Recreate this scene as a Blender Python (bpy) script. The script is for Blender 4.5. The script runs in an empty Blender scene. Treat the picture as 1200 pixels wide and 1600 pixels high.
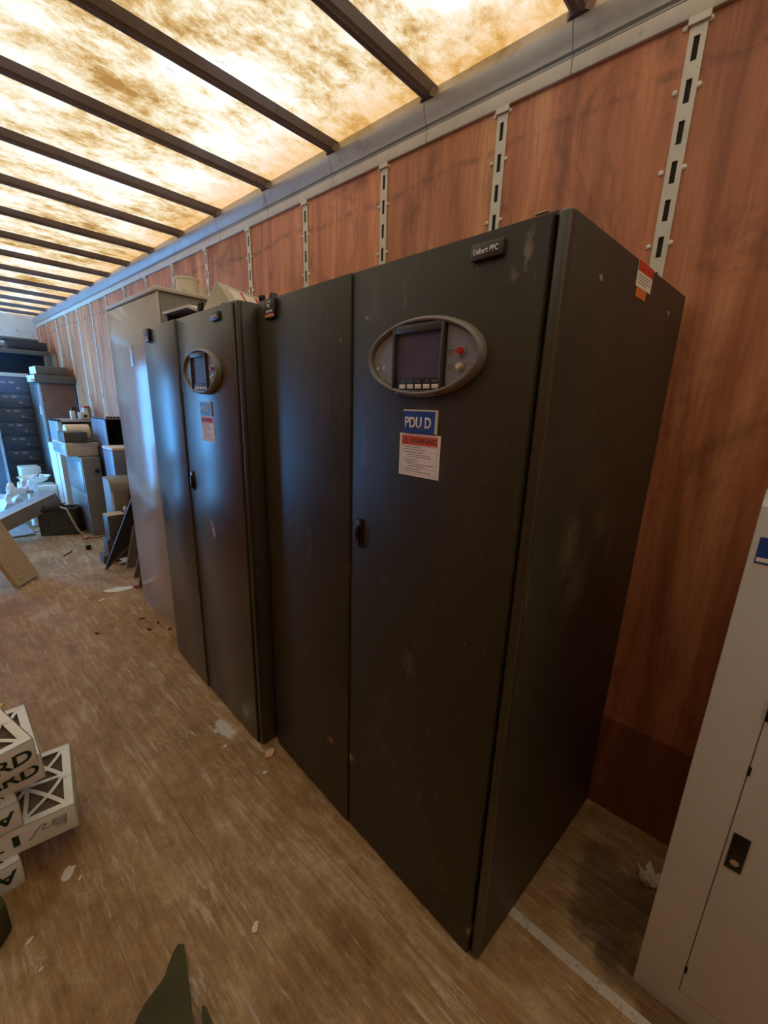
import bpy, bmesh, math, random
from mathutils import Vector, Matrix, Euler

random.seed(7)
S = bpy.context.scene
COL = S.collection

# ------------------------------------------------------------------ camera
cam_d = bpy.data.cameras.new('camera'); cam = bpy.data.objects.new('camera', cam_d); COL.objects.link(cam)
cam_d.sensor_fit = 'VERTICAL'; cam_d.sensor_height = 36.0; cam_d.lens = 660.3019 * 36.0 / 1600.0
cam_d.shift_x = -12.86 / 1600.0; cam_d.shift_y = 18.21 / 1600.0
cam_d.clip_start = 0.02; cam_d.clip_end = 200
RX, RY, RZ = 1.3026, 0.0356, -0.8435
cam.matrix_world = Matrix.Translation((-1.689, 0.0573, 1.6017)) @ (
    Matrix.Rotation(RZ, 4, 'Z') @ Matrix.Rotation(RX, 4, 'X') @ Matrix.Rotation(RY, 4, 'Z'))
S.camera = cam

# ------------------------------------------------------------------ world, sun, exposure
w = bpy.data.worlds.new('world'); S.world = w; w.use_nodes = True
wb = w.node_tree.nodes['Background']
wb.inputs['Color'].default_value = (0.11, 0.44, 1.0, 1); wb.inputs['Strength'].default_value = 13.0
sd = bpy.data.lights.new('sun', 'SUN'); sun = bpy.data.objects.new('sun', sd); COL.objects.link(sun)
sd.energy = 34.0; sd.angle = math.radians(3); sd.color = (1.0, 0.92, 0.79)
sun.rotation_euler = (math.radians(28), 0, math.radians(20))
S.view_settings.view_transform = 'Standard'; S.view_settings.look = 'None'
S.view_settings.exposure = 0.20; S.view_settings.gamma = 1.0; S.view_settings.use_curve_mapping = False
S.cycles.use_denoising = True
S.cycles.max_bounces = 10; S.cycles.diffuse_bounces = 6; S.cycles.glossy_bounces = 4; S.cycles.transmission_bounces = 6
S.cycles.sample_clamp_indirect = 8.0
S.cycles.caustics_reflective = False; S.cycles.caustics_refractive = False

# ------------------------------------------------------------------ material helpers
def lin(r, g, b):
    f = lambda c: ((c / 255 + 0.055) / 1.055) ** 2.4 if c > 10 else c / 255 / 12.92
    return (f(r), f(g), f(b), 1.0)

class N:
    def __init__(s, name):
        s.m = bpy.data.materials.new(name); s.m.use_nodes = True
        s.t = s.m.node_tree; s.n = s.t.nodes; s.l = s.t.links
        s.b = s.n['Principled BSDF']; s.co = s.n.new('ShaderNodeTexCoord').outputs['Object']
    def link(s, a, b): s.l.new(a, b)
    def mapped(s, scale, loc=(0, 0, 0)):
        m = s.n.new('ShaderNodeMapping'); m.inputs['Scale'].default_value = scale; m.inputs['Location'].default_value = loc
        s.link(s.co, m.inputs['Vector']); return m.outputs[0]
    def noise(s, scale, detail=6, rough=.6, vec=None, dist=0):
        m = s.n.new('ShaderNodeTexNoise'); m.inputs['Scale'].default_value = scale
        m.inputs['Detail'].default_value = detail; m.inputs['Roughness'].default_value = rough
        m.inputs['Distortion'].default_value = dist
        s.link(vec if vec is not None else s.co, m.inputs['Vector']); return m.outputs['Fac']
    def ramp(s, fac, stops):
        r = s.n.new('ShaderNodeValToRGB'); e = r.color_ramp.elements
        e[0].position, e[0].color = stops[0][0], stops[0][1]; e[1].position, e[1].color = stops[1][0], stops[1][1]
        for p, c in stops[2:]:
            x = e.new(p); x.color = c
        s.link(fac, r.inputs[0]); return r.outputs[0]
    def mask(s, fac, a, b):
        r = s.n.new('ShaderNodeMapRange'); r.inputs['From Min'].default_value = a; r.inputs['From Max'].default_value = b
        s.link(fac, r.inputs['Value']); return r.outputs[0]
    def mix(s, f, a, b, mode='MIX'):
        m = s.n.new('ShaderNodeMix'); m.data_type = 'RGBA'; m.blend_type = mode
        for sock, v in ((m.inputs['Factor'], f), (m.inputs[6], a), (m.inputs[7], b)):
            if hasattr(v, 'links'): s.link(v, sock)
            else: sock.default_value = v
        return m.outputs[2]
    def math(s, op, a, b=0.0, c=None):
        m = s.n.new('ShaderNodeMath'); m.operation = op
        for i, v in enumerate((a, b, c)):
            if v is None: continue
            if hasattr(v, 'links'): s.link(v, m.inputs[i])
            else: m.inputs[i].default_value = v
        return m.outputs[0]
    def sep(s):
        x = s.n.new('ShaderNodeSeparateXYZ'); s.link(s.co, x.inputs[0]); return x.outputs
    def spot(s, c, r, warp=None, amp=2.4, soft=.72):
        """soft ellipsoid blob in object space, broken up by noise"""
        m = s.n.new('ShaderNodeMapping'); m.vector_type = 'POINT'
        m.inputs['Scale'].default_value = tuple(1 / k for k in r)
        m.inputs['Location'].default_value = tuple(-a / k for a, k in zip(c, r)); s.link(s.co, m.inputs['Vector'])
        l = s.n.new('ShaderNodeVectorMath'); l.operation = 'LENGTH'; s.link(m.outputs[0], l.inputs[0])
        v = l.outputs['Value']
        if warp is not None: v = s.math('ADD', v, s.math('MULTIPLY_ADD', warp, amp, -amp / 2))
        return s.mask(v, 1.0, soft)
    def bump(s, h, strength=.2, dist=.01):
        b = s.n.new('ShaderNodeBump'); b.inputs['Strength'].default_value = strength; b.inputs['Distance'].default_value = dist
        s.link(h, b.inputs['Height']); s.link(b.outputs[0], s.b.inputs['Normal'])

def paint(name, rgb, rough=.5, metal=0.0, var=.18, scale=6.0, spec=.5, dirt=None, dirt_lim=(.55, .75), bump=0.0):
    n = N(name); c = lin(*rgb)
    f = n.noise(scale, 5, .6)
    dark = tuple(k * (1 - var) for k in c[:3]) + (1,); lite = tuple(min(1, k * (1 + var)) for k in c[:3]) + (1,)
    o = n.ramp(f, [(.3, dark), (.7, lite)])
    if dirt: o = n.mix(n.mask(n.noise(scale * 1.7, 8, .7), *dirt_lim), o, lin(*dirt))
    n.link(o, n.b.inputs['Base Color'])
    n.b.inputs['Roughness'].default_value = rough; n.b.inputs['Metallic'].default_value = metal
    n.b.inputs['Specular IOR Level'].default_value = spec
    if bump: n.bump(n.noise(scale * 3, 4), bump)
    return n.m

MAT = {}
def P(key, *a, **k):
    MAT[key] = paint(key, *a, **k); return MAT[key]

# ---- translucent, stained fibreglass roof skin
def roof_mat():
    n = N('stained_translucent_roof')
    big = n.noise(2.6, 10, .62, n.mapped((1.0, 1.25, 1), (3.1, 1.7, 0)), 0.15)
    fine = n.noise(13, 8, .78, n.mapped((1, 1.4, 1)), .2)
    f = n.math('ADD', n.math('MULTIPLY', big, .60), n.math('MULTIPLY', fine, .40))
    c = n.ramp(f, [(.39, lin(160, 112, 56)), (.445, lin(200, 158, 102)), (.49, lin(220, 192, 152)), (.54, lin(230, 213, 187)), (.62, lin(248, 243, 234))])
    x = n.sep()[0]
    edge = n.mask(n.math('ADD', x, n.math('MULTIPLY_ADD', big, .55, -.27)), -.30, 0.02)
    c = n.mix(n.math('MULTIPLY', edge, .75), c, lin(216, 150, 76))
    crack = n.mask(n.noise(3.5, 12, .8, None, .6), .40, .34)
    c = n.mix(n.math('MULTIPLY', crack, .45), c, lin(120, 84, 44))
    # plywood-dark blotches and dirt far down where the skin has been patched
    t = n.n.new('ShaderNodeBsdfTranslucent'); d = n.n.new('ShaderNodeBsdfDiffuse'); m = n.n.new('ShaderNodeMixShader')
    m.inputs[0].default_value = .28
    n.link(n.mix(1.0, c, (.147, .131, .108, 1), 'MULTIPLY'), t.inputs['Color'])       # amber fibreglass lets only part of the daylight through
    n.link(n.mix(1.0, c, (.55, .48, .36, 1), 'MULTIPLY'), d.inputs['Color']); n.link(t.outputs[0], m.inputs[1]); n.link(d.outputs[0], m.inputs[2])
    n.link(m.outputs[0], n.n['Material Output'].inputs['Surface'])
    return n.m
MAT['roof'] = roof_mat()

# ---- red-brown plywood lining, vertical grain, one tone per sheet
def ply_mat(name, base, lite, dark, light_amt=1.0):
    n = N(name); xyz = n.sep()
    idx = n.math('FLOOR', n.math('DIVIDE', n.math('SUBTRACT', xyz[1], .4645), .6096))
    wn = n.n.new('ShaderNodeTexWhiteNoise'); wn.noise_dimensions = '1D'; n.link(idx, wn.inputs['W'])
    comb = n.n.new('ShaderNodeCombineXYZ'); n.link(n.math('MULTIPLY', idx, 7.3), comb.inputs[0])
    n.link(xyz[1], comb.inputs[1]); n.link(n.math('MULTIPLY', xyz[2], .09), comb.inputs[2])
    g1 = n.noise(10, 6, .6, comb.outputs[0], .6); g2 = n.noise(70, 5, .6, comb.outputs[0])
    g3 = n.noise(4.0, 4, .5, comb.outputs[0], .3)
    c = n.ramp(g1, [(.30, dark), (.50, base), (.66, lite)])
    streak = n.mask(g3, .57, .62)
    c = n.mix(n.math('MULTIPLY', streak, .55 * light_amt), c, lin(240, 178, 124))
    c = n.mix(n.math('MULTIPLY', n.mask(g2, .42, .70), .42), c, dark)
    smg = n.mask(n.noise(2.1, 9, .72, None, 1.1), .52, .68)
    c = n.mix(n.math('MULTIPLY', smg, .6), c, lin(66, 36, 22))
    # rubbed scuff line near the top
    zz = n.math('ABSOLUTE', n.math('SUBTRACT', xyz[2], n.math('MULTIPLY_ADD', n.noise(1.3, 3, .5), .16, 2.48)))
    sc = n.math('MULTIPLY', n.mask(zz, .022, .004), n.mask(n.noise(9, 6, .7), .42, .62))
    c = n.mix(n.math('MULTIPLY', sc, .6), c, lin(70, 44, 34))
    fl = n.mask(n.noise(55, 3, .6, n.mapped((1, 1, .5))), .70, .74)
    c = n.mix(n.math('MULTIPLY', fl, .5), c, lin(215, 180, 150))
    hsv = n.n.new('ShaderNodeHueSaturation'); n.link(c, hsv.inputs['Color'])
    n.link(n.math('MULTIPLY_ADD', wn.outputs['Value'], .35, .84), hsv.inputs['Value'])
    n.link(hsv.outputs[0], n.b.inputs['Base Color'])
    n.link(n.math('MULTIPLY_ADD', g2, .25, .38), n.b.inputs['Roughness']); n.bump(g2, .08, .004)
    return n.m
MAT['ply'] = ply_mat('red_plywood', lin(196, 122, 80), lin(218, 148, 102), lin(150, 86, 54))
MAT['kick'] = ply_mat('kick_board', lin(150, 84, 56), lin(166, 98, 66), lin(112, 60, 40), .3)

# ---- worn hardwood floor, boards along Y
def floor_mat():
    n = N('worn_hardwood_floor'); xyz = n.sep()
    st = n.mapped((1, .045, 1)); st2 = n.mapped((1, .40, 1), (4, 2, 0))
    g = n.noise(60, 9, .75, st, .3); g2 = n.noise(12, 10, .78, st2, .5); b = n.noise(2.3, 14, .80, n.mapped((1, .7, 1)), .3)
    f = n.math('ADD', n.math('MULTIPLY', g, .26), n.math('ADD', n.math('MULTIPLY', g2, .30), n.math('MULTIPLY', b, .44)))
    c = n.ramp(f, [(.37, lin(98, 64, 28)), (.455, lin(154, 114, 66)), (.51, lin(176, 138, 92)), (.57, lin(204, 172, 130)), (.66, lin(228, 208, 178))])
    # strip joints
    fr = n.math('FRACT', n.math('DIVIDE', n.math('ADD', xyz[0], .02), .305))
    e = n.mask(n.math('ABSOLUTE', n.math('SUBTRACT', fr, .5)), .489, .4985)
    c = n.mix(n.math('MULTIPLY', n.math('MULTIPLY', e, .55), n.mask(b, .42, .56)), c, lin(66, 44, 26))
    fr2 = n.math('FRACT', n.math('DIVIDE', n.math('ADD', xyz[0], .01), .0305))
    e2 = n.mask(n.math('ABSOLUTE', n.math('SUBTRACT', fr2, .5)), .44, .5)
    c = n.mix(n.math('MULTIPLY', n.math('MULTIPLY', e2, n.mask(b, .40, .55)), .22), c, lin(90, 62, 36))
    # chalky abrasion streaks
    ch = n.math('MULTIPLY', n.mask(n.noise(38, 12, .82, n.mapped((1, .10, 1), (1, 5, 0)), .3), .53, .62), n.mask(n.noise(3.2, 6, .7, None), .42, .56))
    c = n.mix(n.math('MULTIPLY', ch, .72), c, lin(226, 210, 190))
    # crumbs
    cr = n.mask(n.noise(95, 3, .6), .735, .765)
    c = n.mix(n.math('MULTIPLY', cr, .85), c, lin(232, 214, 186))
    cd = n.mask(n.noise(60, 3, .6, n.mapped((1, 1, 1), (9, 3, 0))), .745, .77)
    c = n.mix(n.math('MULTIPLY', cd, .8), c, lin(48, 32, 20))
    wrp = n.noise(22, 6, .7)
    c = n.mix(n.math('MULTIPLY', n.spot((-.90, 1.85, 0), (.045, .085, 1), wrp), .85), c, lin(226, 220, 204))
    # wet-looking dark stains in the corner
    for (sx, sy, rx, ry) in ((-.36, .16, .20, .15), (-.52, -.02, .12, .2)):
        c = n.mix(n.math('MULTIPLY', n.spot((sx, sy, 0), (rx, ry, 1), n.noise(5, 5, .6)), .5), c, lin(60, 42, 24))
    n.link(c, n.b.inputs['Base Color'])
    n.link(n.math('MULTIPLY_ADD', g2, .5, .32), n.b.inputs['Roughness']); n.bump(n.math('ADD', g, n.math('MULTIPLY', e, -1.2)), .18, .004)
    return n.m
MAT['floor'] = floor_mat()

# ---- black textured cabinet paint with rubbed marks (object space of the door: x depth, y leftwards, z up)
def cab_mat(name, spots=(), rough=.31, seed=0.0, rgb=(60, 54, 38), side=False, spec=.7):
    n = N(name)
    f = n.noise(3.0, 6, .6, n.mapped((1, 1, .7), (seed, 0, 0)))
    c0 = lin(*rgb); c = n.ramp(f, [(.3, tuple(k * .7 for k in c0[:3]) + (1,)), (.7, tuple(k * 1.2 for k in c0[:3]) + (1,))])
    wr = n.noise(55, 9, .8, n.mapped((1, 1, .55), (seed, 0, 0)), .5)
    sm = n.math('MULTIPLY', n.mask(n.noise(7, 9, .75, n.mapped((1, 1, .8), (seed, 3, 1)), 1.4), .57, .72), .34)
    c = n.mix(sm, c, lin(128, 116, 98))
    fl = n.mask(n.noise(48, 3, .6, n.mapped((1, 1, .6), (seed, 1, 2)), 1.0), .725, .75)
    c = n.mix(n.math('MULTIPLY', fl, .6), c, lin(168, 156, 136))
    for (px, py, pz, rx, ry, rz, col, amt) in spots:
        c = n.mix(n.math('MULTIPLY', n.spot((px, py, pz), (rx * 1.15, ry * 1.15, rz * 1.15), wr, 4.5, .25), amt), c, lin(*col))
    n.link(c, n.b.inputs['Base Color']); n.link(n.math('MULTIPLY_ADD', f, .14, rough - .06), n.b.inputs['Roughness'])
    n.b.inputs['Specular IOR Level'].default_value = spec
    n.bump(n.noise(260, 2, .5), .05, .001)
    return n.m
MAT['cab'] = cab_mat('charcoal_cabinet_paint')
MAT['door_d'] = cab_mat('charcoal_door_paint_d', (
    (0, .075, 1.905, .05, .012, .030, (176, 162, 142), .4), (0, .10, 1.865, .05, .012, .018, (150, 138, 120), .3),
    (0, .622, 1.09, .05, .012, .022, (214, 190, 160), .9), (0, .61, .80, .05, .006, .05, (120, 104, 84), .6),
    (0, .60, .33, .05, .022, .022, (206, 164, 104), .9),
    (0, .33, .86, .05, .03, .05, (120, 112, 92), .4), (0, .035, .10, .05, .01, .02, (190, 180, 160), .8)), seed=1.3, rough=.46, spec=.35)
MAT['door_d2'] = cab_mat('charcoal_door_paint_d2', (
    (0, -.441, .325, .05, .012, .018, (190, 140, 66), .9), (0, -.415, .322, .05, .008, .010, (160, 120, 66), .8), (0, -.406, 1.86, .05, .012, .028, (40, 34, 28), .8), (0, -.496, 1.79, .05, .006, .010, (170, 160, 140), .7), (0, -.46, 1.10, .05, .003, .04, (100, 92, 76), .6)), seed=4.1, rough=.44, spec=.4)
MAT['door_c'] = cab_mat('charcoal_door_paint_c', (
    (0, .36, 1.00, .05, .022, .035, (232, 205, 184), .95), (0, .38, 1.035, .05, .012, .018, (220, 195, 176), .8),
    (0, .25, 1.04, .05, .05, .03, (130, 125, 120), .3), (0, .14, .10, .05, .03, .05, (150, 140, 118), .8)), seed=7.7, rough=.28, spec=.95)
MAT['door_c2'] = cab_mat('charcoal_door_paint_c2', ((0, -.386, 1.5, .05, .003, .05, (24, 32, 38), .8), (0, -.30, 1.30, .05, .004, .02, (24, 32, 38), .8),), seed=2.2, rough=.28, spec=1.0)
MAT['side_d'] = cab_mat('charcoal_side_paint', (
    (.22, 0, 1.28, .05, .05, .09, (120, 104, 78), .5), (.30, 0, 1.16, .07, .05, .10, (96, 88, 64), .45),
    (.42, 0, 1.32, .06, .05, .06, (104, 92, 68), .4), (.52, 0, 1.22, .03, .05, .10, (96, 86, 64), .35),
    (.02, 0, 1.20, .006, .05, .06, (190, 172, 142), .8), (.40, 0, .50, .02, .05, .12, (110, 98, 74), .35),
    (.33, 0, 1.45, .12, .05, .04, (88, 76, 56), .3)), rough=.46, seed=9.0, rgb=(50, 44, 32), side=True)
P('black', (20, 19, 18), .45); P('blackgloss', (14, 14, 14), .15); P('black_rubber', (84, 80, 56), .9, spec=.1, bump=.05)
P('bezel_rim', (134, 129, 118), .4, var=.06); P('bezel', (66, 63, 58), .38, var=.08); P('panelgrey', (140, 144, 152), .5, var=.06); P('screen', (92, 82, 98), .45, dirt=(150, 140, 142), dirt_lim=(.60, .75), scale=14, spec=.2)
P('silver', (176, 178, 178), .35, .4); P('white_plastic', (232, 226, 214), .45, var=.05); P('red_button', (196, 44, 40), .35)
P('cream_button', (224, 208, 170), .4); P('blue_label', (34, 78, 160), .4, var=.03); P('label_white', (250, 243, 234), .55, var=.03, scale=20)
P('white_ink', (250, 250, 250), .5, var=.02); P('orange', (226, 96, 48), .5, var=.05); P('ink', (34, 26, 24), .6, var=.02)
P('grey_ink', (150, 140, 130), .6, var=.02); P('red_label', (214, 70, 52), .5, var=.1, scale=40); P('orange_tab', (228, 132, 62), .5, var=.08)
P('grey_paint', (218, 221, 218), .5, var=.05, scale=3); P('grey_box', (140, 136, 126), .5, var=.1); P('grey_dark', (92, 86, 76), .5, var=.12)
P('cream_paint', (212, 205, 186), .5, var=.07, dirt=(120, 100, 70), dirt_lim=(.62, .8)); P('tan_board', (200, 180, 142), .6, var=.1, dirt=(84, 66, 40), dirt_lim=(.60, .70), scale=7)
P('aluminium', (190, 188, 182), .4, .35, var=.08, dirt=(120, 116, 108), dirt_lim=(.6, .8)); P('rail', (178, 178, 176), .42, .45, var=.08, dirt=(110, 104, 96), dirt_lim=(.55, .8), scale=3)
P('bow', (122, 108, 106), .6, .2, var=.15, dirt=(92, 80, 76)); P('post', (206, 200, 184), .5, .1, var=.08, dirt=(130, 120, 100), dirt_lim=(.62, .8), scale=12)
P('rivet', (226, 218, 204), .4); P('slotdark', (26, 18, 14), .8); P('cardboard', (250, 246, 238), .7, var=.05, dirt=(190, 176, 156), dirt_lim=(.6, .8)); P('green_ink', (36, 58, 38), .6, var=.05)
P('pleat', (172, 150, 130), .9, var=.2, scale=20); P('rack_blue', (96, 108, 126), .4, var=.15); P('rack_dark', (40, 42, 46), .5, var=.2)
P('galv', (158, 160, 160), .3, .6, var=.15, scale=9, dirt=(96, 92, 88), dirt_lim=(.5, .75)); P('brown_metal', (118, 86, 72), .45, .2, var=.15); P('pink_sheen', (176, 112, 120), .5)
P('farwall', (214, 204, 186), .6, var=.08, dirt=(150, 134, 110)); P('cable', (28, 28, 30), .5); P('tancable', (176, 150, 116), .6)
P('paper', (238, 228, 206), .7, var=.06); P('peach', (236, 190, 160), .7); P('leaf', (78, 50, 32), .8); P('poly', (222, 226, 230), .25, var=.05)
P('filth', (60, 62, 54), .7, var=.4, scale=16, dirt=(120, 112, 100), dirt_lim=(.52, .7), bump=.3); P('yellow', (214, 206, 90), .5); P('strip', (222, 210, 192), .6, var=.08, scale=30, dirt=(140, 116, 90), dirt_lim=(.55, .7))
P('strip_dull', (176, 152, 122), .7, var=.15, scale=30, dirt=(130, 104, 76), dirt_lim=(.45, .6)); P('copper', (206, 130, 90), .4, .5); P('chrome', (200, 196, 188), .2, .8); P('bluegrey', (120, 132, 150), .4)

def grey_gloss():
    n = N('glossy_grey_enamel')
    c = n.ramp(n.noise(2.0, 5, .6), [(.3, lin(176, 169, 156)), (.7, lin(196, 189, 176))])
    c = n.mix(n.math('MULTIPLY', n.mask(n.noise(9, 8, .7, None, 1), .62, .75), .3), c, lin(196, 188, 174))
    n.link(c, n.b.inputs['Base Color']); n.b.inputs['Roughness'].default_value = .17; n.b.inputs['Specular IOR Level'].default_value = .22
    n.bump(n.noise(2.6, 2, .4, n.mapped((1, 1.3, .8))), .25, .012)
    return n.m
MAT['gloss'] = grey_gloss()
def wet_plastic():
    n = N('clear_plastic'); n.b.inputs['Base Color'].default_value = (.9, .93, .95, 1)
    n.b.inputs['Roughness'].default_value = .12; n.b.inputs['Transmission Weight'].default_value = .75; n.b.inputs['IOR'].default_value = 1.3
    return n.m
MAT['clear'] = wet_plastic()

# ------------------------------------------------------------------ mesh helpers
class G:
    def __init__(s): s.b = bmesh.new()
    def box(s, x0, x1, y0, y1, z0, z1, bev=0.0, seg=2, M=None):
        t = bmesh.new(); bmesh.ops.create_cube(t, size=1)
        for v in t.verts: v.co = Vector(((x0 + x1) / 2 + v.co.x * (x1 - x0), (y0 + y1) / 2 + v.co.y * (y1 - y0), (z0 + z1) / 2 + v.co.z * (z1 - z0)))
        if bev: bmesh.ops.bevel(t, geom=t.edges[:], offset=bev, segments=seg, profile=.5, affect='EDGES')
        return s._add(t, M)
    def _add(s, t, M=None):
        if M is not None: bmesh.ops.transform(t, matrix=M, verts=t.verts[:])
        me = bpy.data.meshes.new('tmp'); t.to_mesh(me); t.free(); s.b.from_mesh(me); bpy.data.meshes.remove(me); return s
    def cyl(s, a, b, r, r2=None, n=24, caps=True):
        a, b = Vector(a), Vector(b); d = b - a; t = bmesh.new()
        bmesh.ops.create_cone(t, cap_ends=caps, segments=n, radius1=r, radius2=r if r2 is None else r2, depth=d.length)
        return s._add(t, Matrix.Translation((a + b) / 2) @ d.to_track_quat('Z', 'Y').to_matrix().to_4x4())
    def prism(s, pts, vec):
        """closed polygon (3D points) swept by vec"""
        t = bmesh.new(); vec = Vector(vec); a = [t.verts.new(Vector(p)) for p in pts]; b = [t.verts.new(Vector(p) + vec) for p in pts]
        t.faces.new(a); t.faces.new(b[::-1]); k = len(a)
        for i in range(k): t.faces.new((a[i], b[i], b[(i + 1) % k], a[(i + 1) % k]))
        bmesh.ops.recalc_face_normals(t, faces=t.faces[:]); return s._add(t)
    def tube(s, pts, r, n=8):
        pts = [Vector(p) for p in pts]; t = bmesh.new(); rings = []
        for i, p in enumerate(pts):
            d = (pts[min(i + 1, len(pts) - 1)] - pts[max(i - 1, 0)]).normalized(); q = d.to_track_quat('Z', 'Y').to_matrix()
            rings.append([t.verts.new(p + q @ Vector((math.cos(k * 2 * math.pi / n) * r, math.sin(k * 2 * math.pi / n) * r, 0))) for k in range(n)])
        for a, b in zip(rings, rings[1:]):
            for k in range(n): t.faces.new((a[k], a[(k + 1) % n], b[(k + 1) % n], b[k]))
        t.faces.new(rings[0][::-1]); t.faces.new(rings[-1]); return s._add(t)
    def ell(s, c, r, seed=0, amt=0.0, sub=2, M=None):
        rr = random.Random(seed); t = bmesh.new(); bmesh.ops.create_icosphere(t, subdivisions=sub, radius=1)
        for v in t.verts:
            k = 1 + rr.uniform(-amt, amt); v.co = Vector((c[0] + v.co.x * r[0] * k, c[1] + v.co.y * r[1] * k, c[2] + v.co.z * r[2] * k))
        return s._add(t, M)
    def grid(s, f, nu, nv, thick=None):
        t = bmesh.new(); V = [[t.verts.new(Vector(f(i / nu, j / nv))) for j in range(nv + 1)] for i in range(nu + 1)]
        for i in range(nu):
            for j in range(nv): t.faces.new((V[i][j], V[i + 1][j], V[i + 1][j + 1], V[i][j + 1]))
        if thick: bmesh.ops.solidify(t, geom=t.faces[:], thickness=thick)
        return s._add(t)
    def make(s, name, mat, parent=None, loc=None, smooth=35):
        me = bpy.data.meshes.new(name); s.b.to_mesh(me); s.b.free()
        me.materials.append(MAT[mat] if isinstance(mat, str) else mat)
        if smooth:
            me.polygons.foreach_set('use_smooth', [True] * len(me.polygons)); me.set_sharp_from_angle(angle=math.radians(smooth))
        o = bpy.data.objects.new(name, me); COL.objects.link(o)
        if parent is not None: o.parent = parent
        if loc is not None: o.location = loc
        return o

def root(name, loc, rz, label, cat, group=None, rot=None):
    o = bpy.data.objects.new(name, None); COL.objects.link(o); o.empty_display_size = .1
    o.location = loc; o.rotation_euler = rot if rot is not None else (0, 0, rz)
    o['label'] = label; o['category'] = cat
    if group: o['group'] = group
    return o
def tag(o, label, cat, group=None, kind=None):
    o['label'] = label; o['category'] = cat
    if group: o['group'] = group
    if kind: o['kind'] = kind
    return o
def struct(o): o['kind'] = 'structure'; return o

def text(name, s, mat, parent, w, h, org, ax, ay, depth=.0006, bold=0.012, lab=None, loc=None):
    """lettering fitted to w x h, lower-left corner at org, running along ax with ay up"""
    cu = bpy.data.curves.new(name, 'FONT'); cu.body = s; cu.size = 1; cu.extrude = 0.0; cu.offset = bold; cu.resolution_u = 3
    o = bpy.data.objects.new('tmp', cu); COL.objects.link(o)
    dg = bpy.context.evaluated_depsgraph_get(); me = bpy.data.meshes.new_from_object(o.evaluated_get(dg))
    bpy.data.objects.remove(o); bpy.data.curves.remove(cu)
    xs = [v.co.x for v in me.vertices]; ys = [v.co.y for v in me.vertices]
    x0, x1, y0, y1 = min(xs), max(xs), min(ys), max(ys); org, ax, ay = Vector(org), Vector(ax), Vector(ay); nn = ax.cross(ay)
    bm = bmesh.new(); bm.from_mesh(me)
    r = bmesh.ops.extrude_face_region(bm, geom=bm.faces[:])
    for v in r['geom']:
        if isinstance(v, bmesh.types.BMVert): v.co.z = 1.0
    for v in bm.verts:
        p = org + ax * ((v.co.x - x0) / (x1 - x0) * w) + ay * ((v.co.y - y0) / (y1 - y0) * h) + nn * (depth * v.co.z); v.co = p
    bmesh.ops.recalc_face_normals(bm, faces=bm.faces[:]); bm.to_mesh(me); bm.free(); me.name = name
    me.materials.clear(); me.materials.append(MAT[mat]); ob = bpy.data.objects.new(name, me); COL.objects.link(ob); ob.parent = parent
    if loc is not None: ob.location = loc
    return ob

def jitter_box(g, *a, **k): return g.box(*a, **k)

# ================================================================== SETTING
YA, YB, XW = -1.9, 9.8, -2.49
H = 2.8251
g = G(); g.box(XW - .05, .03, YA - .05, YB + .05, -.06, 0); struct(g.make('floor', 'floor'))
g = G(); g.box(0, .03, YA, YB, .42, 2.76); struct(g.make('wall_right', 'ply'))
g = G(); g.box(-.010, .03, YA, YB, 0, .424); struct(g.make('baseboard_right', 'kick'))
g = G(); g.box(XW - .03, XW, YA, 6.80, 0, 2.76); g.box(XW - .03, XW, 8.85, YB, 0, 2.76); g.box(XW - .03, XW, 6.80, 8.85, 2.42, 2.76); struct(g.make('wall_left', 'ply'))   # side doorway near the far end
g = G(); g.box(XW - .03, .03, YA - .04, YA, 0, 2.87); struct(g.make('wall_back', 'farwall'))
# far end is closed
g = G(); g.box(XW - .03, .03, YB, YB + .05, 0, 2.87)
struct(g.make('wall_front', 'farwall'))
g = G(); g.grid(lambda u, v: (XW - .03 + u * (.06 - XW), YA - .04 + v * (YB - YA + .09), 2.868 + .02 * math.sin(u * math.pi)), 16, 60)
struct(g.make('ceiling', 'roof'))
# roof bows: hat sections, one every 24 in
for k in range(-4, 15):
    y = .8096 + .6096 * k
    g = G(); hw = .024
    prof = [(y - hw - .012, 2.868), (y - hw, 2.836), (y - .012, 2.829), (y - .010, H), (y + .010, H), (y + .012, 2.829), (y + hw, 2.836), (y + hw + .012, 2.868)]
    g.prism([(XW, a, b) for a, b in prof], (-XW, 0, 0))
    # flared gusset where the bow lands on the top rail
    g.prism([(-.05, y - hw, 2.826), (-.012, y - .055, 2.826), (-.012, y + .055, 2.826), (-.05, y + hw, 2.826)], (0, 0, .03))
    struct(g.make('trim_%d' % (k + 5), 'bow'))
# top rail of the right side, one length per bay, and of the left side
def rail(x, sgn, y0, y1, nm):
    g = G(); lip = [(0, 2.692), (-.013, 2.692), (-.015, 2.696), (-.015, 2.736), (0, 2.740)]
    pr = [(0, 2.741), (-.010, 2.742), (-.010, 2.748), (-.020, 2.752), (-.026, 2.775), (-.038, 2.800), (-.040, 2.822), (-.030, 2.826), (-.018, 2.868), (.02, 2.868), (.02, 2.741)]
    g.prism([(x + sgn * a, y0 + .0015, b) for a, b in pr], (0, y1 - y0 - .003, 0)); p = struct(g.make(nm, 'rail'))
    g = G(); g.prism([(x + sgn * a, y0 + .0015, b) for a, b in lip], (0, y1 - y0 - .003, 0)); g.make('lower_lip', 'post', p)
for k in range(-5, 15):
    y0 = .8236 + .6096 * k; rail(0, 1, max(y0, YA), min(y0 + .6096, YB), 'trim_%d' % (30 + k))
rail(XW, -1, YA, YB, 'trim_60')
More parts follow.
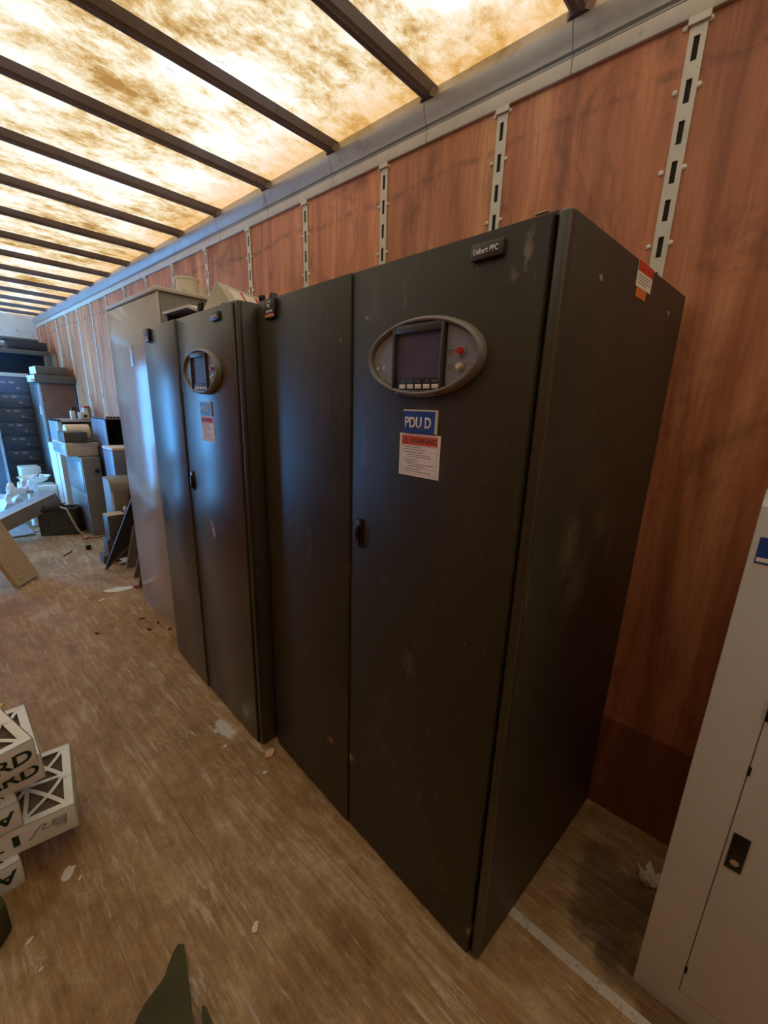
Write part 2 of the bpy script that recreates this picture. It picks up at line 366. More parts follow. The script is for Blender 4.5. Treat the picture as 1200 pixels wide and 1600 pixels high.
# logistics posts with slots, rivets either side
for k in range(-3, 16):
    y = .4645 + .6096 * k
    for sx, x0, base in ((-1, 0.0, 70),):
        g = G(); top = 2.690; g.box(-.006, .004, y - .0217, y - .0070, .43, top); g.box(-.006, .004, y + .0085, y + .0217, .43, top)
        z = 2.619; zt = top
        while z > .5:
            g.box(-.006, .004, y - .0070, y + .0085, z + .029, zt); zt = z - .029; z -= .1
        g.box(-.006, .004, y - .0070, y + .0085, .43, zt)
        g.box(-.0152, .0, y - .027, y + .027, 2.674, 2.693)
        p = struct(g.make('trim_%d' % (base + k), 'post'))
        g = G(); g.box(-.0015, .001, y - .010, y + .011, .43, top - .03); g.make('slot_shade', 'slotdark', p)  # dark strip imitates the shade inside the slots
        g = G()
        for j in range(12):
            zz = 2.677 - .2 * j if j == 0 else 2.727 - .2 * j
            for dy in (-.0235, .0365):
                g.ell((-.001, y + .0045 + dy - .0065, zz), (.006, .0085, .0085))
        g.make('rivets', 'rivet', p)
# worn pale floor strip along the length of the trailer
g = G(); g.box(-.651, -.619, YA, .52, 0, .003); struct(g.make('trim_90', 'strip'))
g = G(); g.box(-.712, -.694, 4.85, 6.05, 0, .001); struct(g.make('trim_91', 'strip_dull'))

# ================================================================== BIG CHARCOAL CABINETS
FX, FY, FZ = Vector((0, -1, 0)), Vector((0, 0, 1)), None      # reading direction on a cabinet front
def oval(g, cu, cz, a, b, prof, n=64):
    """ring lofted from (offset, x) pairs: ellipse semi axes a+off, b+off at depth x"""
    t = bmesh.new(); R = []
    for off, x in prof:
        R.append([t.verts.new((x, cu + (a + off) * math.cos(2 * math.pi * i / n), cz + (b + off) * math.sin(2 * math.pi * i / n))) for i in range(n)])
    for p, q in zip(R, R[1:]):
        for i in range(n): t.faces.new((p[i], p[(i + 1) % n], q[(i + 1) % n], q[i]))
    bmesh.ops.recalc_face_normals(t, faces=t.faces[:]); g._add(t)
def oval_seg(cu, cz, a, b, u0, u1, n=20):
    pts = []
    for i in range(n + 1):
        u = u0 + (u1 - u0) * i / n; k = max(0, 1 - ((u - cu) / a) ** 2); pts.append((u, cz + b * math.sqrt(k)))
    for i in range(n + 1):
        u = u1 + (u0 - u1) * i / n; k = max(0, 1 - ((u - cu) / a) ** 2); pts.append((u, cz - b * math.sqrt(k)))
    out = []
    for p in pts:
        if not out or (abs(p[0] - out[-1][0]) + abs(p[1] - out[-1][1])) > 1e-5: out.append(p)
    return out

def pdu(loc, yaw, letter, label, dmat, dmat2, smat, twist, W=1.183):
    r = root('power_distribution_cabinet', loc, yaw, label, 'electrical cabinet')
    Hh = 1.960; Dp = .824
    g = G(); g.box(.030, Dp, .006, W - .006, .02, Hh - .003, .004); g.make('body', 'cab', r)
    g = G(); g.box(.020, Dp - .01, 0, .0055, .01, Hh, .002); g.make('side_panel', smat, r)
    g = G(); g.box(.020, Dp - .01, W - .0055, W, .01, Hh, .002); g.make('side_panel', smat, r)
    g = G(); g.box(0.006, .030, 0, .026, .01, Hh, .006, 3); g.box(.006, .030, W - .022, W, .01, Hh, .006, 3); g.box(.012, .030, .02, W - .02, Hh - .006, Hh + .001); g.make('front_frame', 'cab', r)
    # doors
    R_ = root; dr = None
    g = G(); g.box(-.002, .026, .0315, .6085, .008, Hh - .003, .0035, 2); dr = g.make('door', dmat, r)
    g = G(); g.box(-.002, .026, -(W - .027 - .6125), 0, .008, Hh - .003, .0035, 2)
    dl = g.make('door', dmat2, r, loc=(0, W - .027, 0)); dl.rotation_euler = (0, 0, twist)
    # oval display bezel
    cu, cz, a, b = .3325, 1.7215, .1855, .0925
    g = G(); oval(g, cu, cz, a, b, [(0, .0), (.0, -.012), (-.0025, -.020), (-.006, -.0245), (-.0095, -.0250), (-.012, -.022), (-.0135, -.016), (-.0138, -.012)])
    bz = g.make('display_bezel', 'bezel_rim', dr, smooth=60)
    ai, bi = a - .0135, b - .0120
    g = G(); g.prism([(-.012, u, z) for u, z in oval_seg(cu, cz, ai, bi, cu - ai, cu + ai, 40)], (.011, 0, 0)); g.make('bezel_plate', 'bezel', dr)
    for u0, u1 in ((.4275, cu + ai - .004), (cu - ai + .004, .2500)):
        g = G(); g.prism([(-.0135, u, z) for u, z in oval_seg(cu, cz, ai - .003, bi - .003, u0, u1)], (.002, 0, 0)); g.make('control_membrane', 'panelgrey', dr)
    # centre column with screen and soft keys
    g = G(); g.box(-.024, -.006, .4120, .4215, 1.640, 1.795, .002); g.box(-.024, -.006, .2530, .2625, 1.640, 1.795, .002)
    g.box(-.024, -.006, .2625, .4120, 1.778, 1.797, .002); g.box(-.022, -.006, .2625, .4120, 1.636, 1.646, .002); g.make('screen_frame', 'bezel', dr)
    g = G(); g.box(-.015, -.008, .2640, .4110, 1.6745, 1.779); g.make('screen', 'screen', dr)
    g = G(); g.box(-.019, -.008, .2640, .4110, 1.645, 1.6735, .001); kp = g.make('keypad', 'black', dr)
    for i in range(5):
        u = .3935 - i * .0272; g = G(); g.box(-.0215, -.019, u - .0205, u, 1.6485, 1.6590, .001); g.make('soft_key', 'white_plastic', kp)
    for i in range(4):
        u = .3835 - i * .0272; g = G(); oval(g, u, 1.666, .003, .003, [(0, -.019), (0, -.0196), (-.0012, -.0196)], 10); g.make('key_mark', 'grey_ink', kp)
    text('key_lettering', 'HELP', 'grey_ink', kp, .017, .0048, (-.019, .2855 + .0, 1.6635), FX, FY)
    # buttons at the right
    def btn(u, z, r0, m, nm, h=.008):
        g = G(); g.cyl((-.010, u, z), (-.0165, u, z), r0 + .004, n=20); p = g.make(nm + '_collar', 'silver', dr)
        g = G(); g.cyl((-.0165, u, z), (-.0165 - h, u, z), r0, r0 * .85, n=20); g.make(nm, m, p)
    btn(.2075, 1.7285, .0085, 'red_button', 'push_button'); btn(.2080, 1.6960, .0070, 'cream_button', 'push_button')
    g = G(); oval(g, .1895, 1.696, .008, .008, [(0, -.0135), (0, -.0145), (-.0018, -.0145), (-.0018, -.0135)], 24); g.make('key_ring_mark', 'grey_ink', dr)
    for (u, z, w_, s) in ((.2475, 1.7300, .022, 'EMERGENCY'), (.2445, 1.7235, .014, 'OFF'), (.2475, 1.6980, .018, 'ALARM'), (.2450, 1.6915, .014, 'RESET')):
        text('panel_lettering', s, 'grey_ink', dr, w_, .0038, (-.0135, u, z), FX, FY)
    for (u, z) in ((.484, 1.7010), (.461, 1.7020)):
        g = G(); g.cyl((-.0125, u, z), (-.0150, u, z), .0040, n=14); g.make('indicator_lamp', 'white_plastic', dr)
        g = G(); g.box(-.0140, -.0130, u - .006, u + .006, z - .0125, z - .0105); g.make('lamp_lettering', 'grey_ink', dr)
    g = G(); g.box(-.0140, -.0130, .462, .467, 1.671, 1.683); g.box(-.0140, -.0130, .471, .476, 1.675, 1.679); g.make('socket_mark', 'grey_ink', dr)
    # PDU sign
    g = G(); g.box(-.0065, -.002, .2725, .3890, 1.5400, 1.5985); sg = g.make('sign_plate', 'white_plastic', dr)
    g = G(); g.box(-.0072, -.0065, .2790, .3885, 1.5402, 1.5945); g.make('sign_face', 'blue_label', sg)
    text('sign_lettering', 'PDU ' + letter, 'white_ink', sg, .0900, .0280, (-.0072, .3805, 1.5520), FX, FY, .0006, .028)
    # warning label
    g = G(); g.box(-.0032, -.002, .2600, .4010, 1.4275, 1.5380); wl = g.make('warning_label', 'label_white', dr)
    g = G(); g.box(-.0037, -.0031, .2690, .3935, 1.5090, 1.5325); g.make('orange_band', 'orange', wl)
    text('warning_lettering', 'WARNING', 'ink', wl, .0900, .0135, (-.0037, .3620, 1.5140), FX, FY, .0003, .006)
    g = G()
    tri = [(.3885, 1.5125), (.3690, 1.5125), (.37875, 1.5295)]
    for (p, q) in zip(tri, tri[1:] + tri[:1]): g.tube([(-.0038, p[0], p[1]), (-.0038, q[0], q[1])], .0006, 4)
    g.box(-.0041, -.0037, .3780, .3795, 1.5175, 1.5245); g.box(-.0041, -.0037, .3780, .3795, 1.5145, 1.5158); g.make('warning_triangle', 'ink', wl)
    g = G(); rr = random.Random(3)
    for i, z in enumerate((1.5020, 1.4965, 1.4885, 1.4830, 1.4775, 1.4700, 1.4640, 1.4585, 1.4530, 1.4445, 1.4390)):
        u1 = .385 if i not in (3, 4, 7, 8) else .370; ww = rr.uniform(.05, .10); g.box(-.0034, -.0031, u1 - ww, u1, z, z + .0018)
    g.make('label_lettering', 'grey_ink', wl)
    g = G()
    for z in (1.4925, 1.4500, 1.4340, 1.5065): g.box(-.0034, -.0031, .2690, .3935, z, z + .0006)
    for u in (.2690, .3935): g.box(-.0034, -.0031, u - .0004, u + .0004, 1.4320, 1.509)
    g.make('label_ruling', 'grey_ink', wl)
    # model name badge, maker badge
    g = G(); g.box(-.012, -.002, .1250, .2040, 1.9045, 1.9350, .0025, 2); nb = g.make('name_badge', 'bezel', dr)
    text('badge_lettering', 'Liebert PPC', 'white_ink', nb, .0600, .0110, (-.012, .1960, 1.9140), FX, FY, .0005, .012)
    L = W - .027
    g = G(); g.box(-.013, -.002, W - .158 - L, W - .085 - L, 1.8900, 1.9530, .003, 2); mb = g.make('maker_badge', 'black', dl)
    g = G(); g.tube([(-.0135, W - .117 - L + .009 * math.sin(t * 1.05), 1.943 - t * .0042) for t in range(6)], .0022, 6)
    g.tube([(-.0135, W - .124 - L - .009 * math.sin(t * 1.05), 1.943 - t * .0042) for t in range(6)], .0022, 6); g.make('emblem', 'white_ink', mb)
    text('badge_lettering', 'EMERSON', 'white_ink', mb, .046, .0075, (-.013, W - .097 - L, 1.9080), FX, FY, .0005, .02)
    g = G(); g.box(-.0136, -.013, W - .152 - L, W - .091 - L, 1.8940, 1.9030); g.make('orange_bar', 'orange_tab', mb)
    # swing latch on the right door
    g = G(); g.box(-.007, -.002, .5480, .5820, 1.1700, 1.2650, .003, 2); lt = g.make('latch', 'black', dr)
    g = G(); g.box(-.015, -.006, .5560, .5740, 1.1820, 1.2400, .003, 2); g.make('latch_handle', 'blackgloss', lt)
    g = G(); g.cyl((-.006, .565, 1.252), (-.010, .565, 1.252), .006, n=16); g.make('key_lock', 'chrome', lt)
    return r

pC = pdu((-.8301, 1.6190, 0), -.0544, 'C', 'charcoal cabinet marked PDU C, bluish front, in front of the tall grey cabinet', 'door_c', 'door_c2', 'cab', math.radians(-.8), 1.133)
pD = pdu((-.8392, .4173, 0), -.0672, 'D', 'large charcoal cabinet marked PDU D with an orange and white tag on its bare side', 'door_d', 'door_d2', 'side_d', math.radians(-.5))
# things only the D cabinet shows on its end panel
g = G(); g.box(.374, .484, -.0014, -.0002, 1.905, 1.9595); st = g.make('warning_tag', 'label_white', pD)
g = G(); g.box(.374, .484, -.0020, -.0013, 1.9385, 1.9595); g.make('red_band', 'red_label', st)
g = G(); g.box(.384, .456, -.0012, -.0002, 1.8830, 1.9055); g.make('orange_tab', 'orange_tab', st)
g = G()
for i in range(4): g.box(.383, .383 + (.09, .082, .09, .06)[i], -.0017, -.0013, 1.931 - .006 * i, 1.9325 - .006 * i)
g.make('tag_lettering', 'grey_ink', st)
for x, z in ((.169, 1.878), (.669, 1.890)):
    g = G(); g.cyl((x, .001, z), (x, -.002, z), .0065, n=16); g.make('screw_cover', 'silver', pD)
# white chip on the top edge of D
g = G(); g.box(.003, .010, .045, .072, 1.9612, 1.9630, .0005); g.make('worn_top_edge', 'aluminium', pD)

# ================================================================== TALL GREY CABINET behind PDU C
r = root('switchgear_cabinet', (-.6712, 2.7440, 0), -.0181, 'tall glossy grey cabinet with a round collar on top, beyond the charcoal cabinets', 'electrical cabinet')
We, De, He = .936, .655, 2.196
g = G(); g.box(.012, De, .004, We - .004, .05, He - .02, .003); g.make('body', 'grey_box', r)
g = G(); g.box(-.004, .014, .010, We - .010, .055, He - .028, .005, 3); fp = g.make('front_panel', 'gloss', r); fp.location = (.004, 0, 0); fp.rotation_euler = (0, 0, .011)
g = G(); g.box(-.001, .010, 0, .009, .0, He - .02, .002); g.box(-.001, .010, We - .009, We, 0, He - .02, .002); g.make('corner_trim', 'aluminium', r)
g = G(); g.box(.000, De - .02, .002, We - .002, .0, .05, .003); g.make('plinth', 'aluminium', r)
g = G(); g.box(-.012, De, -.010, We + .008, He - .022, He, .005, 2); g.make('lid', 'cream_paint', r)
g = G(); g.box(-.0065, -.004, .490, .545, 1.80, 1.93, .001); g.make('label_holder', 'aluminium', fp)
g = G(); g.cyl((.285, .27, He), (.285, .27, He + .125), .066, n=36); g.cyl((.285, .27, He + .125), (.285, .27, He + .137), .070, n=36); g.make('conduit_collar', 'cream_paint', r)
g = G(); g.cyl((.355, .275, He), (.355, .275, He + .10), .052, n=28); g.make('conduit_collar', 'cream_paint', r)
g = G(); g.box(.14, .23, .24, .36, He, He + .048, .008); g.make('junction_cover', 'cream_paint', r)
g = G(); g.tube([(.475 + .035 * math.cos(a), .27, He + .075 + .040 * math.sin(a)) for a in [i * math.pi / 8 - .6 for i in range(13)]], .010, 8); g.box(.45, .50, .25, .29, He, He + .05, .004); g.make('lifting_eye', 'cream_paint', r)

# ================================================================== GREY PANELBOARD, right foreground
r = root('panelboard_cabinet', (-.549, .06, 0), 0, 'light grey cabinet with a small black lock, at the right edge of the photo', 'electrical cabinet')
Hf = 1.435
g = G(); g.box(.004, .30, -.80, 0, 0, Hf, .004); g.make('body', 'grey_paint', r)
g = G(); g.box(-.002, .006, -.80, -.0005, 0.0, Hf - .001, .002); tp = g.make('trim_plate', 'grey_paint', r)
# groove around the door, then the door leaf
g = G(); g.box(-.0028, -.0012, -.702, -.0992, .0930, 1.3025); g.make('door_gap', 'grey_dark', r)
g = G(); g.box(-.0055, -.001, -.700, -.1010, .0965, 1.3010, .0015, 2); d = g.make('door', 'grey_paint', r)
g = G(); g.box(-.0105, -.0055, -.1400, -.1080, .5620, .6640, .002, 2); lk = g.make('latch', 'black', d)
g = G(); g.cyl((-.0105, -.124, .588), (-.0135, -.124, .588), .0085, n=20); g.make('key_lock', 'chrome', lk)
g = G(); g.box(-.0140, -.0105, -.1340, -.1140, .606, .655, .002, 2); g.make('latch_handle', 'blackgloss', lk)
g = G(); g.box(-.0105, -.0055, -.1380, -.0995, .972, 1.030, .002, 2); g.make('latch', 'black', d)
for z in (.835, .178):
    g = G(); g.box(-.0070, -.002, -.1045, -.0985, z - .012, z + .012, .001); g.make('hinge_pin', 'slotdark', r)
g = G(); g.box(-.0035, -.002, -.115, -.012, 1.3135, 1.3695); lb = g.make('maker_label', 'blue_label', tp)
g = G(); g.box(-.0040, -.0034, -.112, -.014, 1.3175, 1.3265); g.make('label_stripe', 'white_ink', lb)

# ================================================================== AIR FILTERS, lower left
def filt(corner, zb, rz, label, txt=None, inv=False, L=.50, Dd=.36, T=.098, logo=False, tilt=0.0, rnd=False):
    """box with its near right lower corner at corner; local x runs left, y away"""
    r = root('air_filter', (corner[0], corner[1], zb), 0, label, 'air filter', rot=(0, tilt, rz))
    g = G(); t = .004
    g.box(-L, 0, 0, t, 0, T, .001); g.box(-L, 0, Dd - t, Dd, 0, T, .001); g.box(-L, -L + t, 0, Dd, 0, T, .001); g.box(-t, 0, 0, Dd, 0, T, .001)
    bw = .030
    g.box(-L, 0, 0, bw, T - .003, T, .001); g.box(-L, 0, Dd - bw, Dd, T - .003, T, .001); g.box(-L, -L + bw, bw, Dd - bw, T - .003, T, .001); g.box(-bw, 0, bw, Dd - bw, T - .003, T, .001)
    g.box(-L, 0, 0, Dd, 0, .003)
    g.make('cardboard_frame', 'cardboard', r)
    g = G(); n = 15
    for i in range(n):
        y0 = t + (Dd - 2 * t) * i / n; y1 = t + (Dd - 2 * t) * (i + 1) / n; ym = (y0 + y1) / 2
        g.prism([(-L + t, y0, .006), (-L + t, ym, T - .014), (-L + t, y1, .006)], (L - 2 * t, 0, 0))
    g.make('pleated_media', 'pleat', r)
    # die-cut webs: curved ribs
    g = G()
    lift = [0.0]
    def rib(pts, w):
        lift[0] = (lift[0] + .00013) % .0011; q = [];
        for i in range(9):
            s_ = i / 8; a = (1 - s_) ** 2; b_ = 2 * s_ * (1 - s_); c_ = s_ ** 2
            q.append(Vector((a * pts[0][0] + b_ * pts[1][0] + c_ * pts[2][0], a * pts[0][1] + b_ * pts[1][1] + c_ * pts[2][1], 0)))
        for p_, q_ in zip(q, q[1:]):
            d_ = (q_ - p_).normalized(); nn = Vector((-d_.y, d_.x, 0)) * w / 2; e = d_ * .002
            g.prism([(v.x, v.y, T - .0032 + lift[0]) for v in (p_ - nn, q_ - nn, q_ + nn, p_ + nn)], (0, 0, .0018))
    for kx in range(4):
        x0 = -.03 - kx * .11; x1 = x0 - .11
        for (a, b) in ((bw, Dd / 2), (Dd / 2, Dd - bw)):
            rib(((x0, a), ((x0 + x1) / 2 + .01, (a + b) / 2), (x1, b)), .014); rib(((x0, b), (x0 - .03, (a + b) / 2), (x1, a)), .012)
        rib(((x1, bw), (x1 + .01, Dd / 2), (x1, Dd - bw)), .013)
    rib(((-bw, Dd / 2), (-L / 2, Dd / 2 + .02), (-L + bw, Dd / 2)), .014)
    g.make('die_cut_grille', 'cardboard', r)
    if txt:
        lw, lh = .375, .046
        if inv: text('lettering', txt, 'green_ink', r, lw, lh, (-.014, 0, .074), (-1, 0, 0), (0, 0, -1), .0006, .025)
        else: text('lettering', txt, 'green_ink', r, lw, lh, (-.012 - lw, 0, .026), (1, 0, 0), (0, 0, 1), .0006, .025)
    if logo:
        g = G(); P2 = [(-.135, .030), (-.100, .072), (-.085, .072), (-.098, .052), (-.070, .052), (-.066, .074), (-.030, .074), (-.034, .036), (-.060, .036)]
        for p, q in zip(P2, P2[1:]): g.tube([(p[0], -.0004, p[1]), (q[0], -.0004, q[1])], .0022, 4)
        for j in range(4): g.box(-.066, -.034, -.0012, 0, .044 + .007 * j, .047 + .007 * j)
        g.make('logo', 'panelgrey', r)
        g = G(); g.box(-.176, -.158, -.001, 0, .030, .072); g.make('size_marking', 'green_ink', r)
        g = G(); g.box(-.225, -.20, -.001, 0, .030, .036); g.make('small_print', 'green_ink', r)
    return r
filt((-1.700, 1.660), 0.0, .02, 'white air filter at the very bottom of the stack, lettering upside down', 'AIRGUARD', True, T=.099)
filt((-1.536, 1.662), .100, -.16, 'white air filter jutting out furthest right from the stack, outlined logo on its side', None, logo=True, T=.099, Dd=.355)
filt((-1.672, 1.690), .200, .03, 'white air filter with upside down lettering, directly above the jutting filter', 'AIRGUARD', True, T=.099)
filt((-1.590, 1.742), .300, -.02, 'white air filter with green lettering, second from the top of the stack', 'AIRGUARD', T=.099)
filt((-1.602, 1.700), .400, .20, 'white air filter with green lettering, topmost of the stack', 'AIRGUARD', T=.099)

# dark objects cut by the lower and left frame edges
g = G(); g.prism([(-1.752, 1.515, 0), (-1.790, 1.470, 0), (-2.10, 1.40, 0), (-2.15, 1.62, 0), (-1.80, 1.625, 0), (-1.772, 1.60, 0)], (0, 0, .115))
bmesh.ops.bevel(g.b, geom=g.b.edges[:], offset=.01, segments=2, profile=.5, affect='EDGES')
tag(g.make('equipment_case', 'black_rubber'), 'dark case on the floor at the left edge, just below the filter stack', 'case')
top = [(-1.424, 1.102, .012), (-1.412, 1.088, .012), (-1.445, .97, .05), (-1.466, .90, .075), (-1.50, .74, .12), (-1.56, .55, .16), (-1.78, .60, .16), (-1.66, .80, .12), (-1.600, .935, .085), (-1.572, .975, .075), (-1.545, 1.000, .062), (-1.520, 1.014, .052), (-1.498, 1.026, .043), (-1.480, 1.042, .034), (-1.468, 1.060, .026), (-1.458, 1.072, .02), (-1.440, 1.092, .014)]
t = bmesh.new(); a = [t.verts.new(p) for p in top]; b = [t.verts.new((p[0], p[1], 0)) for p in top]
t.faces.new(a); t.faces.new(b[::-1])
for i in range(len(a)): t.faces.new((a[i], b[i], b[(i + 1) % len(a)], a[(i + 1) % len(a)]))
bmesh.ops.recalc_face_normals(t, faces=t.faces[:]); bmesh.ops.triangulate(t, faces=[f for f in t.faces if len(f.verts) > 4])
g = G(); g._add(t); tag(g.make('rubber_flap', 'black_rubber', smooth=50), 'large dark pointed flap rising from the bottom edge of the photo', 'flap')
g = G(); g.prism([(-1.447, .890, 0), (-1.438, .905, 0), (-1.432, .893, 0), (-1.440, .78, 0), (-1.475, .80, 0)], (0, 0, .03)); tag(g.make('metal_offcut', 'black_rubber'), 'small brown-black tip beside the pointed flap at the bottom edge', 'bracket')
g = G(); g.prism([(-1.632, 2.862, 0), (-1.622, 2.848, 0), (-1.70, 2.74, 0), (-1.84, 2.80, 0), (-1.80, 2.90, 0)], (0, 0, .006)); tag(g.make('plastic_card', 'yellow'), 'yellow card corner on the floor at the left edge above the filters', 'card')

# ================================================================== ON TOP OF PDU C
dirv = Vector((.92, .39, 0)).normalized(); per = Vector((.39, -.92, 0)).normalized()
r = root('sloped_housing', (-.700, 2.005, 1.962), math.atan2(dirv.y, dirv.x), 'beige wedge housing with a red and white label, on top of the PDU C cabinet', 'housing')
g = G(); g.prism([(0, -.105, 0), (0, -.085, .03), (0, -.002, .140), (0, .008, .140), (0, .10, .0)], (.36, 0, 0)); g.make('shell', 'cream_paint', r)
sl = (Vector((0, -.002, .140)) - Vector((0, -.085, .03))); no = Vector((0, -sl.z, sl.y)).normalized()
def onsl(x, f): p = Vector((x, -.085, .03)) + Vector((0, sl.y * f, sl.z * f)) + no * .001; return p
g = G(); g.prism([onsl(.05, .15), onsl(.27, .15), onsl(.27, .85), onsl(.05, .85)], no * .001); lb = g.make('label', 'label_white', r)
g = G(); g.prism([onsl(.13, .15) + no * .001, onsl(.145, .15) + no * .001, onsl(.145, .85) + no * .001, onsl(.13, .85) + no * .001], no * .0006)
g.prism([onsl(.235, .15) + no * .001, onsl(.26, .15) + no * .001, onsl(.26, .85) + no * .001, onsl(.235, .85) + no * .001], no * .0006); g.make('red_marking', 'red_label', lb)
g = G(); g.box(-.018, 0, -.055, -.030, .012, .050, .004); g.make('cable_gland', 'black', r)
r = root('bent_bracket', (-.74, 2.28, 1.9635), 0, 'bent grey sheet metal hood lying on the left end of the PDU C cabinet', 'bracket')
g = G(); g.prism([(-.03, -.30, .0), (-.03, -.13, .052), (-.03, .16, .052), (-.03, .16, .040), (-.03, -.12, .040), (-.03, -.27, .0)], (.30, 0, 0)); g.make('sheet', 'cream_paint', r)
g = G(); g.box(.25, .27, -.10, .15, 0, .042); g.box(-.02, .24, .13, .15, 0, .042); g.make('flange', 'grey_dark', r)
def clip(loc, rot, label):
    r = root('black_clip', loc, 0, label, 'clip', rot=rot); g = G(); g.box(-.008, .008, -.012, .012, 0, .036, .002); g.make('body', 'black', r)
    g = G(); g.cyl((-.008, 0, .024), (-.011, 0, .024), .005, n=12); g.make('screw', 'blackgloss', r)
clip((-.800, 1.965, 1.9615), (0, .15, .2), 'small black clip on top of PDU C, left of the wedge housing')
clip((-.705, 1.640, 1.9615), (0, -.1, .1), 'small dark clip on the right end of PDU C')
g = G(); g.prism([(-.735, 1.518, 1.962), (-.735, 1.538, 1.990), (-.735, 1.560, 1.962)], (.03, 0, 0)); tag(g.make('black_bracket', 'black'), 'black triangular bracket on the left end of PDU D top', 'bracket')

# ================================================================== FAR CLUTTER
def cabbox(name, lab, cat, x0, x1, y0, y1, z0, z1, mat, bev=.006, rz=0, group=None, front=None, side=None):
    """thing with body plus separately coloured front (-y) and side (-x) skins"""
    r = root(name, ((x0 + x1) / 2, (y0 + y1) / 2, z0), rz, lab, cat, group); hx, hy, h = (x1 - x0) / 2, (y1 - y0) / 2, z1 - z0
    g = G(); g.box(-hx, hx, -hy, hy, 0, h, bev); g.make('body', mat, r)
    if front: g = G(); g.box(-hx + .008, hx - .008, -hy - .004, -hy + .002, .008, h - .008, .002); g.make('front_panel', front, r)
    if side: g = G(); g.box(-hx - .004, -hx + .002, -hy + .008, hy - .008, .008, h - .008, .002); g.make('side_panel', side, r)
    return r, hx, hy, h
# battery rack with tray rows
r, hx, hy, h = cabbox('battery_rack', 'tall dark blue battery rack with rows of labelled trays at the far end', 'rack', -.86, -.405, 8.62, 9.35, 0, 1.90, 'rack_blue')
for i in range(9):
    z = 1.70 - i * .205
    g = G(); g.box(-hx + .03, hx - .03, -hy - .014, -hy, z - .09, z + .10, .004); d = g.make('battery_tray', 'rack_blue', r)
    g = G(); g.box(-.01, .05, -hy - .017, -hy - .013, z + .052, z + .078); g.box(-.10, -.055, -hy - .017, -hy - .013, z + .052, z + .078); g.make('tray_label', 'silver', d)
    g = G(); g.cyl((.08, -hy - .014, z - .015), (.08, -hy - .034, z - .015), .018, n=14); g.tube([(.08, -hy - .03, z - .015), (.14, -hy - .03, z - .035), (.19, -hy - .025, z - .04)], .005, 6); g.make('lever', 'silver', d)
g = G(); g.box(-hx, hx, -hy - .016, -hy + .02, h - .05, h); g.make('top_rail', 'cream_paint', r)
r, hx, hy, h = cabbox('battery_rack', 'partly hidden blue rack cut by the left edge of the photo, beside the battery rack', 'rack', -1.35, -.90, 8.05, 8.60, 0, 1.62, 'rack_blue')
g = G(); g.box(hx - .03, hx, -hy - .01, -hy + .01, 0, h); g.make('post', 'silver', r)
# open dark frame on top of the racks
r = root('open_shelf_frame', (-.50, 8.95, 1.905), 0, 'dark open metal frame lying on top of the battery rack', 'frame')
g = G(); g.box(-.40, .42, -.33, -.27, .27, .335, .004); g.make('top_beam', 'grey_dark', r)
g = G(); g.box(.345, .42, -.33, -.27, 0, .28, .004); g.make('upright', 'grey_dark', r)
g = G(); g.box(-.40, -.33, -.33, -.27, 0, .28, .004); g.make('upright', 'grey_dark', r)
g = G(); g.box(-.40, .42, .22, .26, 0, .33); g.make('back_panel', 'rack_dark', r)
g = G(); g.box(-.40, .42, -.30, .25, .30, .33); g.make('top_sheet', 'rack_dark', r)
r, hx, hy, h = cabbox('folded_duct', 'flat dark sheet metal duct lying on the open frame near the ceiling', 'duct', -.55, -.10, 8.66, 9.15, 2.242, 2.37, 'rack_dark', .02)
g = G(); g.box(-hx - .15, hx - .1, -hy, hy - .1, h, h + .035, .01); g.make('flange', 'grey_dark', r)
g = G(); g.ell((-.70, 8.72, 2.285), (.10, .09, .045), 4, .18); tag(g.make('plastic_bag', 'poly'), 'pale crumpled plastic bag on the open frame near the ceiling', 'bag')
# galvanised cabinet with boxes on it
r, hx, hy, h = cabbox('metal_cabinet', 'scratched grey cabinet, blue-lit on its left side, standing right of the battery rack', 'cabinet', -.425, -.02, 7.8, 8.5, 0, 1.765, 'galv', front='brown_metal', side='galv')  # brown front skin paints the wood wall's reflection onto the grey metal
g = G(); g.box(-hx - .010, -hx - .003, -.22, -.15, 1.33, 1.45, .003); g.make('handle_plate', 'white_plastic', r)
g = G(); g.box(-hx - .010, -hx - .003, -hy + .01, -hy + .11, .05, h - .03, .002); g.make('edge_strip', 'silver', r)
g = G(); g.box(-hx + .05, hx - .06, -hy - .008, -hy - .002, .08, .80, .002); g.make('lower_face', 'pink_sheen', r)  # pink skin imitates a reflection low on the front
g = G(); g.box(-.03, .02, -hy - .013, -hy - .006, .60, .68, .002); g.make('catch', 'brown_metal', r)
g = G(); g.box(-hx + .01, hx - .03, -hy - .007, -hy - .002, 1.06, 1.10, .002); g.make('blue_band', 'blue_label', r)
cabbox('flat_box', 'wide flat grey box lying directly on the scratched cabinet', 'box', -.47, -.015, 7.74, 8.3, 1.767, 1.872, 'grey_dark', side='white_plastic')
cabbox('flat_box', 'narrower flat box on top of the wide flat grey box', 'box', -.44, -.08, 7.76, 8.2, 1.874, 1.985, 'grey_dark', side='white_plastic')
g = G(); g.ell((-.50, 7.77, 1.795), (.03, .04, .028), 9, .2); tag(g.make('crumpled_scrap', 'white_plastic'), 'white scrap at the left end of the flat boxes', 'scrap')
